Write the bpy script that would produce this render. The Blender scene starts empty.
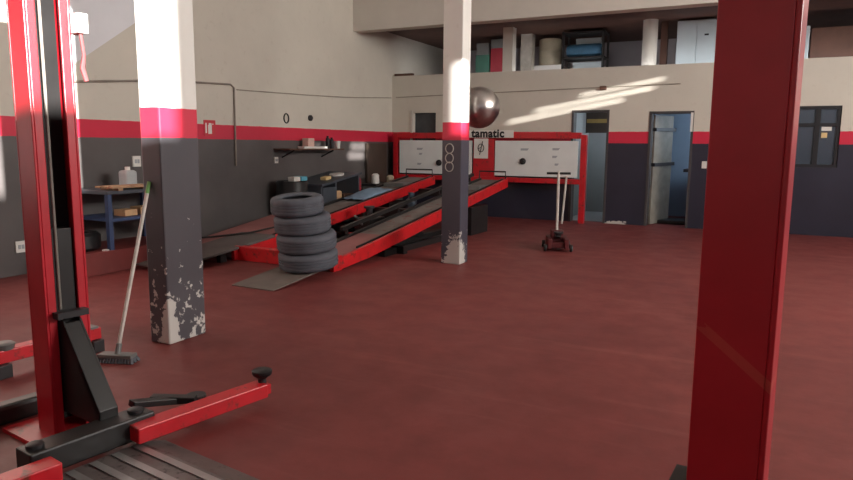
import bpy, bmesh, math, random
from mathutils import Vector, Matrix
random.seed(7)
S = bpy.context.scene
COL = S.collection
PI = math.pi
V = Vector

# ------------------------------------------------------------------ camera frame (solved from the photo)
FL, YAW, PITCH, ROLL, CH = 666.1, 0.46, 0.1418, 0.0079, 1.4
def cam_axes():
    f = V((-math.sin(YAW)*math.cos(PITCH), math.cos(YAW)*math.cos(PITCH), -math.sin(PITCH)))
    r0 = V((math.cos(YAW), math.sin(YAW), 0)); u0 = r0.cross(f)
    r = r0*math.cos(ROLL)+u0*math.sin(ROLL); u = -r0*math.sin(ROLL)+u0*math.cos(ROLL)
    return r, u, f
cr, cu, cf = cam_axes()
cam = bpy.data.objects.new('camera', bpy.data.cameras.new('camera'))
COL.objects.link(cam)
cam.matrix_world = Matrix(((cr.x, cu.x, -cf.x, 0), (cr.y, cu.y, -cf.y, 0), (cr.z, cu.z, -cf.z, CH), (0, 0, 0, 1)))
cam.data.sensor_width = 36; cam.data.lens = FL*36/853; cam.data.clip_start = .05
S.camera = cam

# ------------------------------------------------------------------ materials
MATS = {}
def srgb(c):
    return tuple(((x/255)/12.92 if x/255 <= .04045 else ((x/255+.055)/1.055)**2.4) for x in c)
class NT:
    def __init__(s, name):
        s.m = bpy.data.materials.new(name); s.m.use_nodes = True
        s.t = s.m.node_tree; s.b = s.t.nodes['Principled BSDF']
    def n(s, typ, **kw):
        x = s.t.nodes.new(typ)
        for k, v in kw.items(): setattr(x, k, v)
        return x
    def l(s, a, b): s.t.links.new(a, b)
    def noise(s, scale, detail=4, co=None, rough=.55):
        x = s.n('ShaderNodeTexNoise'); x.inputs['Scale'].default_value = scale
        x.inputs['Detail'].default_value = detail; x.inputs['Roughness'].default_value = rough
        if co is not None: s.l(co, x.inputs['Vector'])
        return x.outputs['Fac']
    def ramp(s, fac, p0, p1, c0=(0, 0, 0), c1=(1, 1, 1), const=False):
        x = s.n('ShaderNodeValToRGB'); e = x.color_ramp.elements
        e[0].position = p0; e[1].position = p1
        e[0].color = (*c0, 1); e[1].color = (*c1, 1)
        if const: x.color_ramp.interpolation = 'CONSTANT'
        s.l(fac, x.inputs['Fac']); return x.outputs['Color']
    def mix(s, fac, a, b, mode='MIX'):
        x = s.n('ShaderNodeMix', data_type='RGBA', blend_type=mode)
        for i, v in ((0, fac), (6, a), (7, b)):
            if hasattr(v, 'is_linked') or isinstance(v, bpy.types.NodeSocket): s.l(v, x.inputs[i])
            elif i == 0: x.inputs[0].default_value = v
            else: x.inputs[i].default_value = (*v, 1)
        return x.outputs[2]
    def math(s, op, a, b=None, clamp=False):
        x = s.n('ShaderNodeMath', operation=op); x.use_clamp = clamp
        for i, v in enumerate((a, b)):
            if v is None: continue
            if isinstance(v, (int, float)): x.inputs[i].default_value = v
            else: s.l(v, x.inputs[i])
        return x.outputs[0]
    def pos(s): return s.n('ShaderNodeNewGeometry').outputs['Position']
    def z(s):
        x = s.n('ShaderNodeSeparateXYZ'); s.l(s.pos(), x.inputs[0]); return x.outputs['Z']
    def bump(s, h, strength=.2, dist=.01):
        x = s.n('ShaderNodeBump'); x.inputs['Strength'].default_value = strength; x.inputs['Distance'].default_value = dist
        s.l(h, x.inputs['Height']); s.l(x.outputs['Normal'], s.b.inputs['Normal'])

def paint(name, c, rough=.5, metal=0., var=.18, scale=6., dirt=None, spec=.5):
    """plain painted / moulded surface with a little tone variation of its own"""
    if name in MATS: return MATS[name]
    t = NT(name); c = srgb(c)
    co = t.n('ShaderNodeTexCoord').outputs['Object']
    f = t.noise(scale, 5, co)
    base = t.mix(t.ramp(f, .3, .7), tuple(x*(1-var) for x in c), tuple(min(1, x*(1+var)) for x in c))
    if dirt:
        d = t.ramp(t.noise(scale*2.3, 6, co, .7), .56, .66)
        base = t.mix(d, base, srgb(dirt))
    t.l(base, t.b.inputs['Base Color'])
    t.b.inputs['Roughness'].default_value = rough; t.b.inputs['Metallic'].default_value = metal
    t.b.inputs['Specular IOR Level'].default_value = spec
    MATS[name] = t.m; return t.m

WHITE = (214, 207, 194); STRIPE = (214, 44, 72); DADO = (92, 87, 86)
ZB, ZT = 1.457, 1.661
PATCHZ = {'painted_back_wall': 3.4, 'painted_pillar': .22, 'painted_far_pillar': .5}
def banded(name, white, stripe, dark, peel=0., rough=.38, zb=ZB, zt=ZT, patch=None):
    """white upper paint, red stripe and dark dado, with flaked-off spots"""
    t = NT(name); p = t.pos(); z = t.z()
    wob = t.math('MULTIPLY', t.math('SUBTRACT', t.noise(9, 3, p), .5), .012)
    zz = t.math('ADD', z, wob)
    n1 = t.noise(1.3, 5, p); n2 = t.noise(11, 5, p)
    w = t.mix(t.ramp(n1, .3, .75), tuple(x*.9 for x in srgb(white)), srgb(white))
    w = t.mix(t.math('MULTIPLY', t.ramp(n2, .6, .8), .25), w, srgb((170, 158, 140)))
    d = t.mix(t.ramp(n1, .3, .7), tuple(x*.8 for x in srgb(dark)), tuple(x*1.15 for x in srgb(dark)))
    r = t.mix(t.ramp(n1, .3, .7), tuple(x*.9 for x in srgb(stripe)), srgb(stripe))
    a = t.math('GREATER_THAN', zz, zb); b = t.math('GREATER_THAN', zz, zt)
    col = t.mix(b, t.mix(a, d, r), w)
    # flaked paint: more of it low down
    big = t.noise(16 if peel > .3 else 9, 6, p, .62)
    low = t.math('MULTIPLY', t.math('SUBTRACT', 1.0, t.math('DIVIDE', z, 1.25), True), .13*peel)
    thr = t.math('SUBTRACT', .735 if peel > .3 else .775, low)
    if patch:                                        # a place where the paint has come off in one big flake
        px, py, pz, pr_ = patch
        sp = t.n('ShaderNodeSeparateXYZ'); t.l(p, sp.inputs[0])
        dx = t.math('SUBTRACT', sp.outputs['X'], px); dy = t.math('SUBTRACT', sp.outputs['Y'], py)
        dz = t.math('MULTIPLY', t.math('SUBTRACT', z, pz), PATCHZ[name])
        d2 = t.math('ADD', t.math('ADD', t.math('MULTIPLY', dx, dx), t.math('MULTIPLY', dy, dy)), t.math('MULTIPLY', dz, dz))
        near = t.math('SUBTRACT', 1.0, t.math('DIVIDE', t.math('SQRT', d2), pr_), True)
        thr = t.math('SUBTRACT', thr, t.math('MULTIPLY', near, .62))
    mask = t.math('MULTIPLY', t.math('SUBTRACT', big, thr), 40, True)
    under = t.math('LESS_THAN', zz, 1.47)
    mask = t.math('MULTIPLY', mask, under)
    col = t.mix(mask, col, srgb((196, 192, 186)))
    t.l(col, t.b.inputs['Base Color'])
    t.l(t.math('ADD', t.math('MULTIPLY', b, .35), rough), t.b.inputs['Roughness'])
    t.bump(t.noise(22, 6, p), .12, .01)
    MATS[name] = t.m; return t.m

M_wall = banded('painted_wall', WHITE, STRIPE, DADO, .1, .36)
M_wallb = banded('painted_back_wall', WHITE, STRIPE, (44, 44, 58), .25, .36, patch=(-2.30, 12.35, .0, .36))  # dado darkened and blued: the end wall's dimmer light put into its colour
M_pillar = banded('painted_pillar', (236, 233, 226), STRIPE, (78, 75, 80), 1.6, .4, 1.435, 1.635, patch=(-3.60, 3.26, .0, .085))
M_pillar2 = banded('painted_far_pillar', (236, 233, 226), STRIPE, (72, 70, 80), 1., .4, patch=(-3.12, 7.11, .0, .22))
M_plaster = paint('plaster', (206, 200, 190), .8, 0, .06, 1.5)
M_stair = paint('lightened_grey_plaster', (226, 226, 230), .8, 0, .05, 1.2)  # grey-blue lifted lighter, standing in for shade missing below the slope
M_ceil = paint('ceiling_paint', (190, 184, 176), .9, 0, .05, 1.)
M_blue_room = paint('blue_room_paint', (140, 156, 172), .6, 0, .08, 1.)
M_grey_room = paint('grey_room_paint', (150, 152, 150), .6, 0, .08, 1.)
M_mezz = paint('mezzanine_plaster', (176, 170, 174), .8, 0, .12, 1.)
def floor_mat():
    t = NT('red_painted_floor'); p = t.pos()
    n1 = t.noise(.45, 6, p, .6); n2 = t.noise(3.2, 7, p, .65); n3 = t.noise(30, 4, p)
    c = t.mix(t.ramp(n1, .3, .7), srgb((106, 47, 46)), srgb((129, 60, 57)))
    c = t.mix(t.math('MULTIPLY', t.ramp(n2, .42, .75), .55), c, srgb((98, 50, 48)))
    mp = t.n('ShaderNodeMapping'); mp.inputs['Rotation'].default_value = (0, 0, .55); mp.inputs['Scale'].default_value = (.35, 3.2, 1)
    t.l(p, mp.inputs['Vector'])
    st = t.noise(1.6, 6, mp.outputs['Vector'], .65)
    c = t.mix(t.math('MULTIPLY', t.ramp(st, .55, .75), .38), c, srgb((150, 92, 86)))
    sp = t.ramp(t.noise(7, 6, p, .7), .70, .76)
    c = t.mix(t.math('MULTIPLY', sp, .6), c, srgb((44, 22, 22)))
    t.l(c, t.b.inputs['Base Color'])
    t.l(t.ramp(n2, .2, .8, (.42,)*3, (.62,)*3), t.b.inputs['Roughness'])
    t.b.inputs['Specular IOR Level'].default_value = .3
    t.bump(n3, .08, .006)
    MATS['floor'] = t.m; return t.m
M_floor = floor_mat()
M_red = paint('red_enamel', (190, 22, 34), .38, 0, .12, 5, (120, 40, 34))
M_red_ramp = paint('red_ramp_enamel', (196, 26, 32), .42, 0, .15, 4, (120, 46, 38))
M_black = paint('greasy_black_steel', (34, 32, 32), .45, .2, .25, 6)
M_dark = paint('dark_steel', (46, 44, 46), .5, .3, .2, 6)
M_tread = paint('worn_ramp_plate', (122, 112, 108), .62, .1, .2, 3, (122, 62, 56))
M_flap = paint('dusty_ramp_flap', (102, 93, 87), .7, .1, .2, 4)
M_dust = paint('dusty_red_plate', (146, 94, 92), .65, 0, .15, 3)
M_steel = paint('bare_steel', (150, 148, 146), .35, .8, .15, 6)
M_galv = paint('grey_metal', (120, 120, 118), .5, .4, .12, 6)
M_whitep = paint('white_enamel', (222, 224, 222), .4, 0, .04, 3)
M_plastic = paint('white_plastic', (226, 222, 216), .45, 0, .04, 5)
M_blackp = paint('black_plastic', (24, 24, 26), .4, 0, .1, 5)
M_rubber = paint('tyre_rubber', (82, 84, 92), .75, 0, .15, 9)
M_bluep = paint('blue_enamel', (52, 68, 104), .5, 0, .15, 6)
M_wood = paint('pale_wood', (160, 126, 96), .7, 0, .2, 8)
M_card = paint('cardboard', (196, 158, 118), .8, 0, .15, 8)
M_brown = paint('brown_wood', (92, 62, 50), .65, 0, .2, 5)
M_bench = paint('dark_bench_paint', (66, 70, 78), .5, 0, .2, 5)
M_cyan = paint('cyan_plastic', (96, 168, 190), .45, 0, .1, 6)
M_yellow = paint('yellow_plastic', (226, 196, 140), .5, 0, .1, 6)
M_green = paint('green_enamel', (60, 104, 88), .5, 0, .15, 5)
M_redbox = paint('red_cabinet', (150, 40, 52), .5, 0, .12, 5)
M_beige = paint('beige_enamel', (176, 164, 140), .55, 0, .1, 4)
M_fridge = paint('pale_grey_enamel', (176, 186, 190), .4, 0, .04, 3)
M_bluetarp = paint('blue_cloth', (52, 92, 118), .7, 0, .2, 5)
M_pale = paint('pale_blue_cloth', (120, 142, 164), .8, 0, .15, 5)
M_jug = paint('cloudy_plastic', (168, 172, 174), .5, 0, .06, 6)
M_board = paint('dark_board', (70, 58, 50), .4, 0, .15, 3)
M_chrome = paint('dull_chrome', (190, 184, 180), .28, 1., .25, 7)
M_broomh = paint('grey_bristle', (88, 92, 98), .85, 0, .2, 20)
M_pole = paint('worn_white_pole', (196, 190, 182), .5, .1, .15, 12)
M_mark = paint('grey_print', (164, 168, 172), .6, 0, .02, 3)
M_ink = paint('black_print', (22, 20, 22), .6, 0, .02, 3)
M_signred = paint('sign_red', (200, 60, 70), .5, 0, .04, 3)
M_tile = paint('pale_tiles', (150, 150, 150), .4, 0, .06, 3)
def glass(name, tint, rough=.05):
    t = NT(name); t.b.inputs['Base Color'].default_value = (*srgb(tint), 1)
    t.b.inputs['Roughness'].default_value = rough
    t.b.inputs['Transmission Weight'].default_value = .55
    MATS[name] = t.m; return t.m
M_glass = glass('dusty_glass', (96, 108, 124), .15)
def post_mat():
    """red enamel with one pale diagonal streak across it"""
    t = NT('red_post_enamel'); p = t.pos()
    f = t.noise(5, 5, p)
    c = t.mix(t.ramp(f, .3, .7), srgb((170, 24, 36)), srgb((190, 32, 46)))
    x = t.n('ShaderNodeSeparateXYZ'); t.l(p, x.inputs[0])
    v = t.math('ADD', t.math('MULTIPLY', x.outputs['X'], .80), x.outputs['Z'])
    streak = t.math('LESS_THAN', t.math('ABSOLUTE', t.math('SUBTRACT', v, STREAK)), .013)
    streak = t.math('MULTIPLY', streak, t.math('LESS_THAN', t.noise(14, 4, p), .62))
    c = t.mix(t.math('MULTIPLY', streak, .22), c, srgb((210, 120, 92)))
    t.l(c, t.b.inputs['Base Color']); t.b.inputs['Roughness'].default_value = .36
    return t.m

# ------------------------------------------------------------------ mesh helpers
class MB:
    def __init__(s): s.bm = bmesh.new()
    def _add(s, verts, faces):
        vs = [s.bm.verts.new(v) for v in verts]
        for f in faces:
            try: s.bm.faces.new([vs[i] for i in f])
            except ValueError: pass
        return vs
    def box(s, x0, x1, y0, y1, z0, z1, M=None):
        vs = [V((x, y, z)) for z in (z0, z1) for y in (y0, y1) for x in (x0, x1)]
        if M is not None: vs = [M @ v for v in vs]
        s._add(vs, [(0, 2, 3, 1), (4, 5, 7, 6), (0, 1, 5, 4), (2, 6, 7, 3), (0, 4, 6, 2), (1, 3, 7, 5)])
        return s
    def bar(s, a, b, w, h, up=(0, 0, 1)):
        """rectangular bar from a to b; w across, h along up"""
        a, b, up = V(a), V(b), V(up); d = (b-a).normalized(); sx = d.cross(up)
        if sx.length < 1e-4: sx = d.cross(V((0, 1, 0)))
        sx.normalize(); uz = sx.cross(d).normalized()
        vs = []
        for p in (a, b):
            for i, j in ((-1, -1), (1, -1), (1, 1), (-1, 1)): vs.append(p+sx*(i*w/2)+uz*(j*h/2))
        s._add(vs, [(3, 2, 1, 0), (4, 5, 6, 7), (0, 1, 5, 4), (1, 2, 6, 5), (2, 3, 7, 6), (3, 0, 4, 7)])
        return s
    def tube(s, pts, r, n=10, closed=False):
        pts = [V(p) for p in pts]; rings = []; N = len(pts)
        prev = None
        for i, p in enumerate(pts):
            if closed: d = (pts[(i+1) % N]-pts[i-1]).normalized()
            else: d = (pts[min(i+1, N-1)]-pts[max(i-1, 0)]).normalized()
            if prev is None:
                a = d.cross(V((0, 0, 1)))
                if a.length < .05: a = d.cross(V((1, 0, 0)))
            else: a = prev-d*prev.dot(d)
            a.normalize(); prev = a; b = d.cross(a)
            rr = r[i] if isinstance(r, (list, tuple)) else r
            rings.append([s.bm.verts.new(p+a*math.cos(2*PI*k/n)*rr+b*math.sin(2*PI*k/n)*rr) for k in range(n)])
        for i in range(N if closed else N-1):
            A, B = rings[i], rings[(i+1) % N]
            for k in range(n): s.bm.faces.new((A[k], A[(k+1) % n], B[(k+1) % n], B[k]))
        if not closed:
            s.bm.faces.new(rings[0][::-1]); s.bm.faces.new(rings[-1])
        return s
    def lathe(s, prof, M=None, n=32, closed=False):
        """profile [(r,z)] turned about z"""
        rings = []
        for r, z in prof:
            if r < 1e-6:
                v = V((0, 0, z)); rings.append([s.bm.verts.new(M @ v if M else v)])
            else:
                ring = []
                for k in range(n):
                    v = V((r*math.cos(2*PI*k/n), r*math.sin(2*PI*k/n), z)); ring.append(s.bm.verts.new(M @ v if M else v))
                rings.append(ring)
        L = len(rings)
        for i in range(L if closed else L-1):
            A, B = rings[i], rings[(i+1) % L]
            for k in range(n):
                k2 = (k+1) % n
                if len(A) == 1 and len(B) == 1: continue
                if len(A) == 1: s.bm.faces.new((A[0], B[k2], B[k]))
                elif len(B) == 1: s.bm.faces.new((A[k], A[k2], B[0]))
                else: s.bm.faces.new((A[k], A[k2], B[k2], B[k]))
        if not closed:
            if len(rings[0]) > 1: s.bm.faces.new(rings[0][::-1])
            if len(rings[-1]) > 1: s.bm.faces.new(rings[-1])
        return s
    def prism(s, poly, d):
        """planar polygon (3D points) pushed along vector d"""
        d = V(d); n = len(poly); a = [V(p) for p in poly]
        s._add(a+[p+d for p in a], [tuple(range(n))[::-1], tuple(range(n, 2*n))]+[(i, (i+1) % n, n+(i+1) % n, n+i) for i in range(n)])
        return s
    def build(s, name, mat, parent=None, bevel=0., smooth=False, loc=None):
        bmesh.ops.recalc_face_normals(s.bm, faces=s.bm.faces)
        me = bpy.data.meshes.new(name); s.bm.to_mesh(me); s.bm.free()
        me.materials.append(mat)
        o = bpy.data.objects.new(name, me); COL.objects.link(o)
        if parent is not None: o.parent = parent
        if loc is not None: o.location = loc
        if smooth:
            for p in me.polygons: p.use_smooth = True
            try: me.set_sharp_from_angle(angle=math.radians(40))
            except Exception: pass
        if bevel:
            b = o.modifiers.new('edge', 'BEVEL'); b.width = bevel; b.segments = 2; b.limit_method = 'ANGLE'
        return o
def tag(o, label=None, cat=None, group=None, kind=None):
    if label: o['label'] = label
    if cat: o['category'] = cat
    if group: o['group'] = group
    if kind: o['kind'] = kind
    return o
def empty(name, label, cat, loc=(0, 0, 0), rz=0, group=None):
    o = bpy.data.objects.new(name, None); COL.objects.link(o)
    o.location = loc; o.rotation_euler = (0, 0, rz); o.empty_display_size = .1
    return tag(o, label, cat, group)
def struct(name, mb, mat, label, cat, parent=None, bevel=0):
    return tag(mb.build(name, mat, parent, bevel), label, cat, kind='structure')
def copy_tree(o, parent=None):
    c = o.copy(); COL.objects.link(c)
    if parent is not None: c.parent = parent
    for ch in list(o.children): copy_tree(ch, c)
    return c

# ------------------------------------------------------------------ room shell
L, D, HC = 6.945, 12.35, 5.5
XR, YF = 6.0, -6.0
YM = 15.3                      # rear wall of the rooms / mezzanine
struct('floor', MB().box(-L-.2, XR+.2, YF-.2, YM+.2, -.2, 0), M_floor, 'worn red painted concrete workshop floor', 'floor')
struct('wall_left', MB().box(-L-.2, -L, YF-.2, YM+.2, 0, HC), M_wall, 'long wall, white over a red stripe and dark dado', 'wall')
def holed_wall(mb, axis, c0, c1, u0, u1, z0, z1, holes):
    """wall slab between c0..c1 on axis, spanning u, with rectangular holes (u0,u1,z0,z1)"""
    us = sorted({u0, u1, *[h[0] for h in holes], *[h[1] for h in holes]})
    zs = sorted({z0, z1, *[h[2] for h in holes], *[h[3] for h in holes]})
    for a, b in zip(us, us[1:]):
        for c, d in zip(zs, zs[1:]):
            mu, mz = (a+b)/2, (c+d)/2
            if any(h[0] < mu < h[1] and h[2] < mz < h[3] for h in holes): continue
            if axis == 'y': mb.box(a, b, c0, c1, c, d)
            else: mb.box(c0, c1, a, b, c, d)
    bmesh.ops.remove_doubles(mb.bm, verts=mb.bm.verts, dist=1e-5)
    seen = {}
    for f in list(mb.bm.faces):
        key = tuple(sorted(v.index for v in f.verts))
    mb.bm.verts.index_update()
    for f in list(mb.bm.faces):
        seen.setdefault(tuple(sorted(v.index for v in f.verts)), []).append(f)
    for fs in seen.values():
        if len(fs) > 1: bmesh.ops.delete(mb.bm, geom=fs, context='FACES_ONLY')
    return mb
DOOR1 = (-3.15, -2.47, 0, 2.05); DOOR2 = (-1.78, -1.05, 0, 2.01); HATCH = (-6.45, -5.93, .9, 2.05); WIN = (.47, 1.10, 1.09, 2.06)
PARZ = 2.80
struct('wall_back', holed_wall(MB(), 'y', D, D+.18, -L, XR, 0, PARZ, [DOOR1, DOOR2, HATCH, WIN]), M_wallb,
       'end wall with open doorways, white over red stripe and dado darkened for dim light', 'wall')
# added slots in the right-hand wall (out of frame), placed to aim sun patches
SL1 = (-4.6, -2.26, 3.14, 5.1); SL2 = (1.68, 1.93, 3.15, 3.95); SL3 = (6.2, 7.5, 3.66, 3.70); SL4 = (6.5, 7.8, 3.77, 3.81); SL7 = (-5.9, -4.7, 2.6, 5.1); SL8 = (2.02, 2.45, 3.57, 3.66); SL9 = (7.0, 7.9, 3.89, 3.925); SL5 = (3.1, 3.7, 3.61, 3.69); SL6 = (3.0, 3.62, 3.43, 3.52)
struct('wall_right', holed_wall(MB(), 'x', XR, XR+.08, YF-.2, YM+.2, 0, HC, [SL1, SL2, SL3, SL4, SL5, SL6, SL7, SL8, SL9]), M_wall, 'side wall with unseen high slots added to aim the sun', 'wall')
GATE = (0, 4.5, 2.9, 3.6)
struct('wall_front', holed_wall(MB(), 'y', YF-.2, YF, -L, XR, 0, HC, [GATE]), M_wall, 'street side wall with the wide vehicle entrance', 'wall')
struct('ceiling', MB().box(-L-.2, XR+.2, YF-.2, 10.87, HC, HC+.2), M_ceil, 'plain high workshop ceiling', 'ceiling')
struct('beam', MB().box(-L, XR, 10.87, 11.12, 3.48, HC), M_plaster, 'deep white beam above the mezzanine opening', 'beam')
struct('ceiling_mezzanine', MB().box(-L, XR, 11.12, YM, 3.66, 3.8), M_brown, 'low ceiling over the storage mezzanine', 'ceiling')
struct('floor_mezzanine', MB().box(-L, XR, D+.18, YM, 2.28, 2.42), M_mezz, 'concrete mezzanine floor above the small rooms', 'floor')
struct('wall_rear', MB().box(-L-.2, XR+.2, YM, YM+.2, 0, HC), M_mezz, 'grey rear wall behind the mezzanine', 'wall')
# small rooms behind the doorways
def room(x0, x1, mat, name, lab):
    mb = MB()
    mb.box(x0-.06, x0, D+.18, YM, 0, 2.28); mb.box(x1, x1+.06, D+.18, YM, 0, 2.28); mb.box(x0, x1, YM-.9, YM-.8, 0, 2.28)
    struct(name, mb, mat, lab, 'wall')
room(-3.3, -2.08, M_grey_room, 'wall_storeroom', 'grey inner walls of the storeroom, first doorway')
room(-1.95, .05, M_blue_room, 'wall_washroom', 'blue inner walls of the second doorway room')
struct('wall_hatch', MB().box(-6.9, -5.5, 14.2, 14.3, 0, 2.28), M_grey_room, 'dim grey wall behind the small hatch opening', 'wall')
mb = MB(); mb.box(-3.28, -2.1, D+.2, YM-.9, .0, .006)
struct('floor_storeroom', mb, M_tile, 'pale tiled floor of the first doorway room', 'floor')
# doorway linings
def lining(name, d, mat, label):
    x0, x1, z0, z1 = d; mb = MB()
    mb.box(x0, x0+.04, D-.012, D+.19, z0, z1); mb.box(x1-.04, x1, D-.012, D+.19, z0, z1); mb.box(x0+.04, x1-.04, D-.012, D+.19, z1-.04, z1)
    return struct(name, mb, mat, label, 'door frame')
lining('door_1', DOOR1, paint('dark_door_frame', (70, 66, 66), .6), 'dark frame of the doorway beside the measuring boards')
lining('door_2', DOOR2, paint('worn_door_frame', (66, 62, 62), .6), 'worn pale frame of the blue room doorway')
# window at the far right
w = bpy.data.objects.new('window_1', None); COL.objects.link(w); w.location = (0, 0, 0)
tag(w, 'dark framed two light window in the end wall', 'window', kind='structure')
mb = MB(); x0, x1, z0, z1 = WIN
for a in ((x0, x0+.05), (x1-.05, x1), ((x0+x1)/2-.035, (x0+x1)/2+.035)): mb.box(a[0], a[1], D+.02, D+.08, z0, z1)
for a in ((z0, z0+.05), (z1-.05, z1), (1.74, 1.79)): mb.box(x0, x1, D+.015, D+.085, a[0], a[1])
mb.build('window_frame', paint('dark_window_frame', (30, 30, 34), .45), w)
MB().box(x0+.05, x1-.05, D+.045, D+.055, z0+.05, z1-.05).build('window_glass', M_glass, w)
MB().box(.845, .985, D+.036, D+.044, 1.67, 1.735).build('sticker', M_plastic, w)
mb = MB(); mb.box(.85, .93, D+.036, D+.044, 1.56, 1.64)
mb.build('sticker', M_yellow, w)
h = struct('window_2', MB().box(HATCH[0], HATCH[1], D+.1, D+.12, HATCH[2], HATCH[3]), paint('dark_hatch_glass', (58, 62, 66), .25), 'small dark hatch window above the measuring boards', 'window')
mb = MB(); mb.box(HATCH[0]-.05, HATCH[0], D-.02, D, .9, 2.09)
struct('trim_hatch', mb, M_plaster, 'pale trim beside the small hatch window', 'trim')
# pillars
PC = (-3.785, -3.60, 3.24, 3.585)
struct('pillar', MB().box(PC[0], PC[1], PC[2], PC[3], 0, HC), M_pillar, 'near concrete pillar with a broom leaning on it', 'pillar', bevel=.012)
PM = (-3.335, -3.09, 7.12, 7.36)
struct('pillar.001', MB().box(PM[0], PM[1], PM[2], PM[3], 0, HC), M_pillar2, 'far concrete pillar beside the ramp, peeling at its foot', 'pillar', bevel=.01)
struct('pillar.002', MB().box(-4.62, -4.42, D+.25, D+.45, 2.42, 3.66), M_plaster, 'white mezzanine pillar beside the red cabinet', 'pillar')
struct('pillar.003', MB().box(-4.56, -4.32, 13.5, 13.7, 2.42, 3.66), paint('shaded_plaster_pillar', (176, 168, 156), .8), 'shade-toned mezzanine pillar beside the beige drum', 'pillar')  # plaster tone darkened for the shade deeper in the mezzanine
mb = MB(); mb.lathe([(.13, 2.42), (.13, 3.66)], Matrix.Translation((-1.93, 12.95, 0)), 24)
struct('pillar.004', mb, M_plaster, 'round pale mezzanine pillar left of the pale cabinet', 'pillar')
struct('pillar.005', MB().box(-1.78, -1.66, 13.2, 13.32, 2.42, 3.66), M_brown, 'thin brown post behind the round mezzanine pillar', 'pillar')
# sloping soffit of the stair on the long wall
a0, a1 = V((-L, 5.02, 2.20)), V((-L, 7.2, 3.72))
mb = MB(); mb.prism([(-L, 4.7, 2.02), (-L, 8.9, 4.87), (-L, 8.9, 5.5), (-L, 4.7, 5.5)], (.07, 0, 0))
struct('trim_stair', mb, M_stair, 'grey sloping stair side high on the long wall', 'stair')

# ------------------------------------------------------------------ two post vehicle lift
TH = math.radians(-8)
ex = V((math.cos(TH), math.sin(TH), 0)); ey = V((-math.sin(TH), math.cos(TH), 0)); ez = V((0, 0, 1))
def ray(px, py): return cf+cr*((px-426.5)/FL)-cu*((py-240)/FL)
def onplane(px, py, ax, val):
    d = ray(px, py); o = V((0, 0, CH)); return o+d*((val-o[ax])/d[ax])
P0 = V((-2.90, 1.903, 0))
# right-hand post: same run along ex, at the bearing the photo gives
d = ray(702, 240); 
sx = (P0.y*d.x-P0.x*d.y)/(ex.x*d.y-ex.y*d.x); Q0 = P0+ex*sx
STREAK = .80*(Q0.x+.01)+1.02
DEP, WID, PH = .140, .205, 3.3
lift = empty('vehicle_lift', 'red two post vehicle lift, its posts flanking the view, black carriage lowered', 'car lift', P0)
def LM(origin):   # local frame -> world, minus the empty's location
    o = V(origin)-P0
    return Matrix(((ex.x, ey.x, 0, o.x), (ex.y, ey.y, 0, o.y), (0, 0, 1, 0), (0, 0, 0, 1)))
M_post = post_mat()
def post(M, sgn, DEP=DEP):
    """C channel open towards sgn*x; its near open corner is the local origin"""
    m = MB(); t = .012
    def b(x0, x1, y0, y1, z0=.02, z1=PH): m.box(min(x0*sgn, x1*sgn), max(x0*sgn, x1*sgn), y0, y1, z0, z1, M)
    b(-DEP, -DEP+t, 0, WID); b(-DEP+t, 0, 0, t); b(-DEP+t, 0, WID-t, WID)
    b(-t, 0, t, .05); b(-t, 0, WID-.05, WID-t)
    o = m.build('post', M_post, lift, .003)
    mb = MB(); mb.box(min(sgn*-.3, sgn*.16), max(sgn*-.3, sgn*.16), -.1, WID+.1, 0, .02, M); mb.build('base_plate', M_red, o)
    mb = MB(); mb.tube([M @ V((sgn*-.012, WID*.36, .62)), M @ V((sgn*-.012, WID*.36, PH))], .007, 8); mb.build('lift_chain', paint('worn_chain', (140, 134, 126), .4, .3, .15, 20), o, smooth=True)
    mb = MB(); mb.box(min(sgn*-.122, sgn*-.1), max(sgn*-.122, sgn*-.1), .02, WID-.02, .05, PH, M); mb.build('screw_cover', M_black, o)
    return o
ML = LM(P0); TR = TH+math.radians(3.2); exr = V((math.cos(TR), math.sin(TR), 0)); eyr = V((-math.sin(TR), math.cos(TR), 0))
qo = Q0-P0
MR = Matrix(((exr.x, eyr.x, 0, qo.x), (exr.y, eyr.y, 0, qo.y), (0, 0, 1, 0), (0, 0, 0, 1)))
post(ML, 1, .152)
pr = post(MR, -1, .152)
# carriage
def carriage(M, sgn):
    m = MB()
    def B(x0, x1, y0, y1, z0, z1): m.box(min(x0*sgn, x1*sgn), max(x0*sgn, x1*sgn), y0, y1, z0, z1, M)
    B(-.09, -.015, .055, WID-.055, .12, 1.0)
    # gusset plates
    for y in (.058, WID-.07):
        m.prism([M @ V((sgn*-.02, y, .12)), M @ V((sgn*.30, y, .12)), M @ V((sgn*.30, y, .19)), M @ V((sgn*.03, y, .57)), M @ V((sgn*-.02, y, .59))],
                (M.to_3x3() @ V((0, .012, 0))))
    m.prism([M @ V((sgn*.30, .058, .13)), M @ V((sgn*.30, .058, .19)), M @ V((sgn*.035, .058, .56)), M @ V((sgn*.01, .058, .56))], M.to_3x3() @ V((0, WID-.12, 0)))
    o = m.build('carriage', M_black, lift, .003)
    mb = MB(); mb.box(min(.27*sgn, .40*sgn), max(.27*sgn, .40*sgn), -.29, .27 if sgn > 0 else .06, .04, .15, M); mb.build('crossbeam', M_black, o, .008)
    mb = MB(); mb.box(min(.0*sgn, .05*sgn), max(.0*sgn, .05*sgn), .03, WID-.03, .585, .615, M); mb.build('grey_strap', M_dark, o)
    return o
ca = carriage(ML, 1)
carriage(MR, -1)
def W(p): return V(p)-P0
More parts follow.
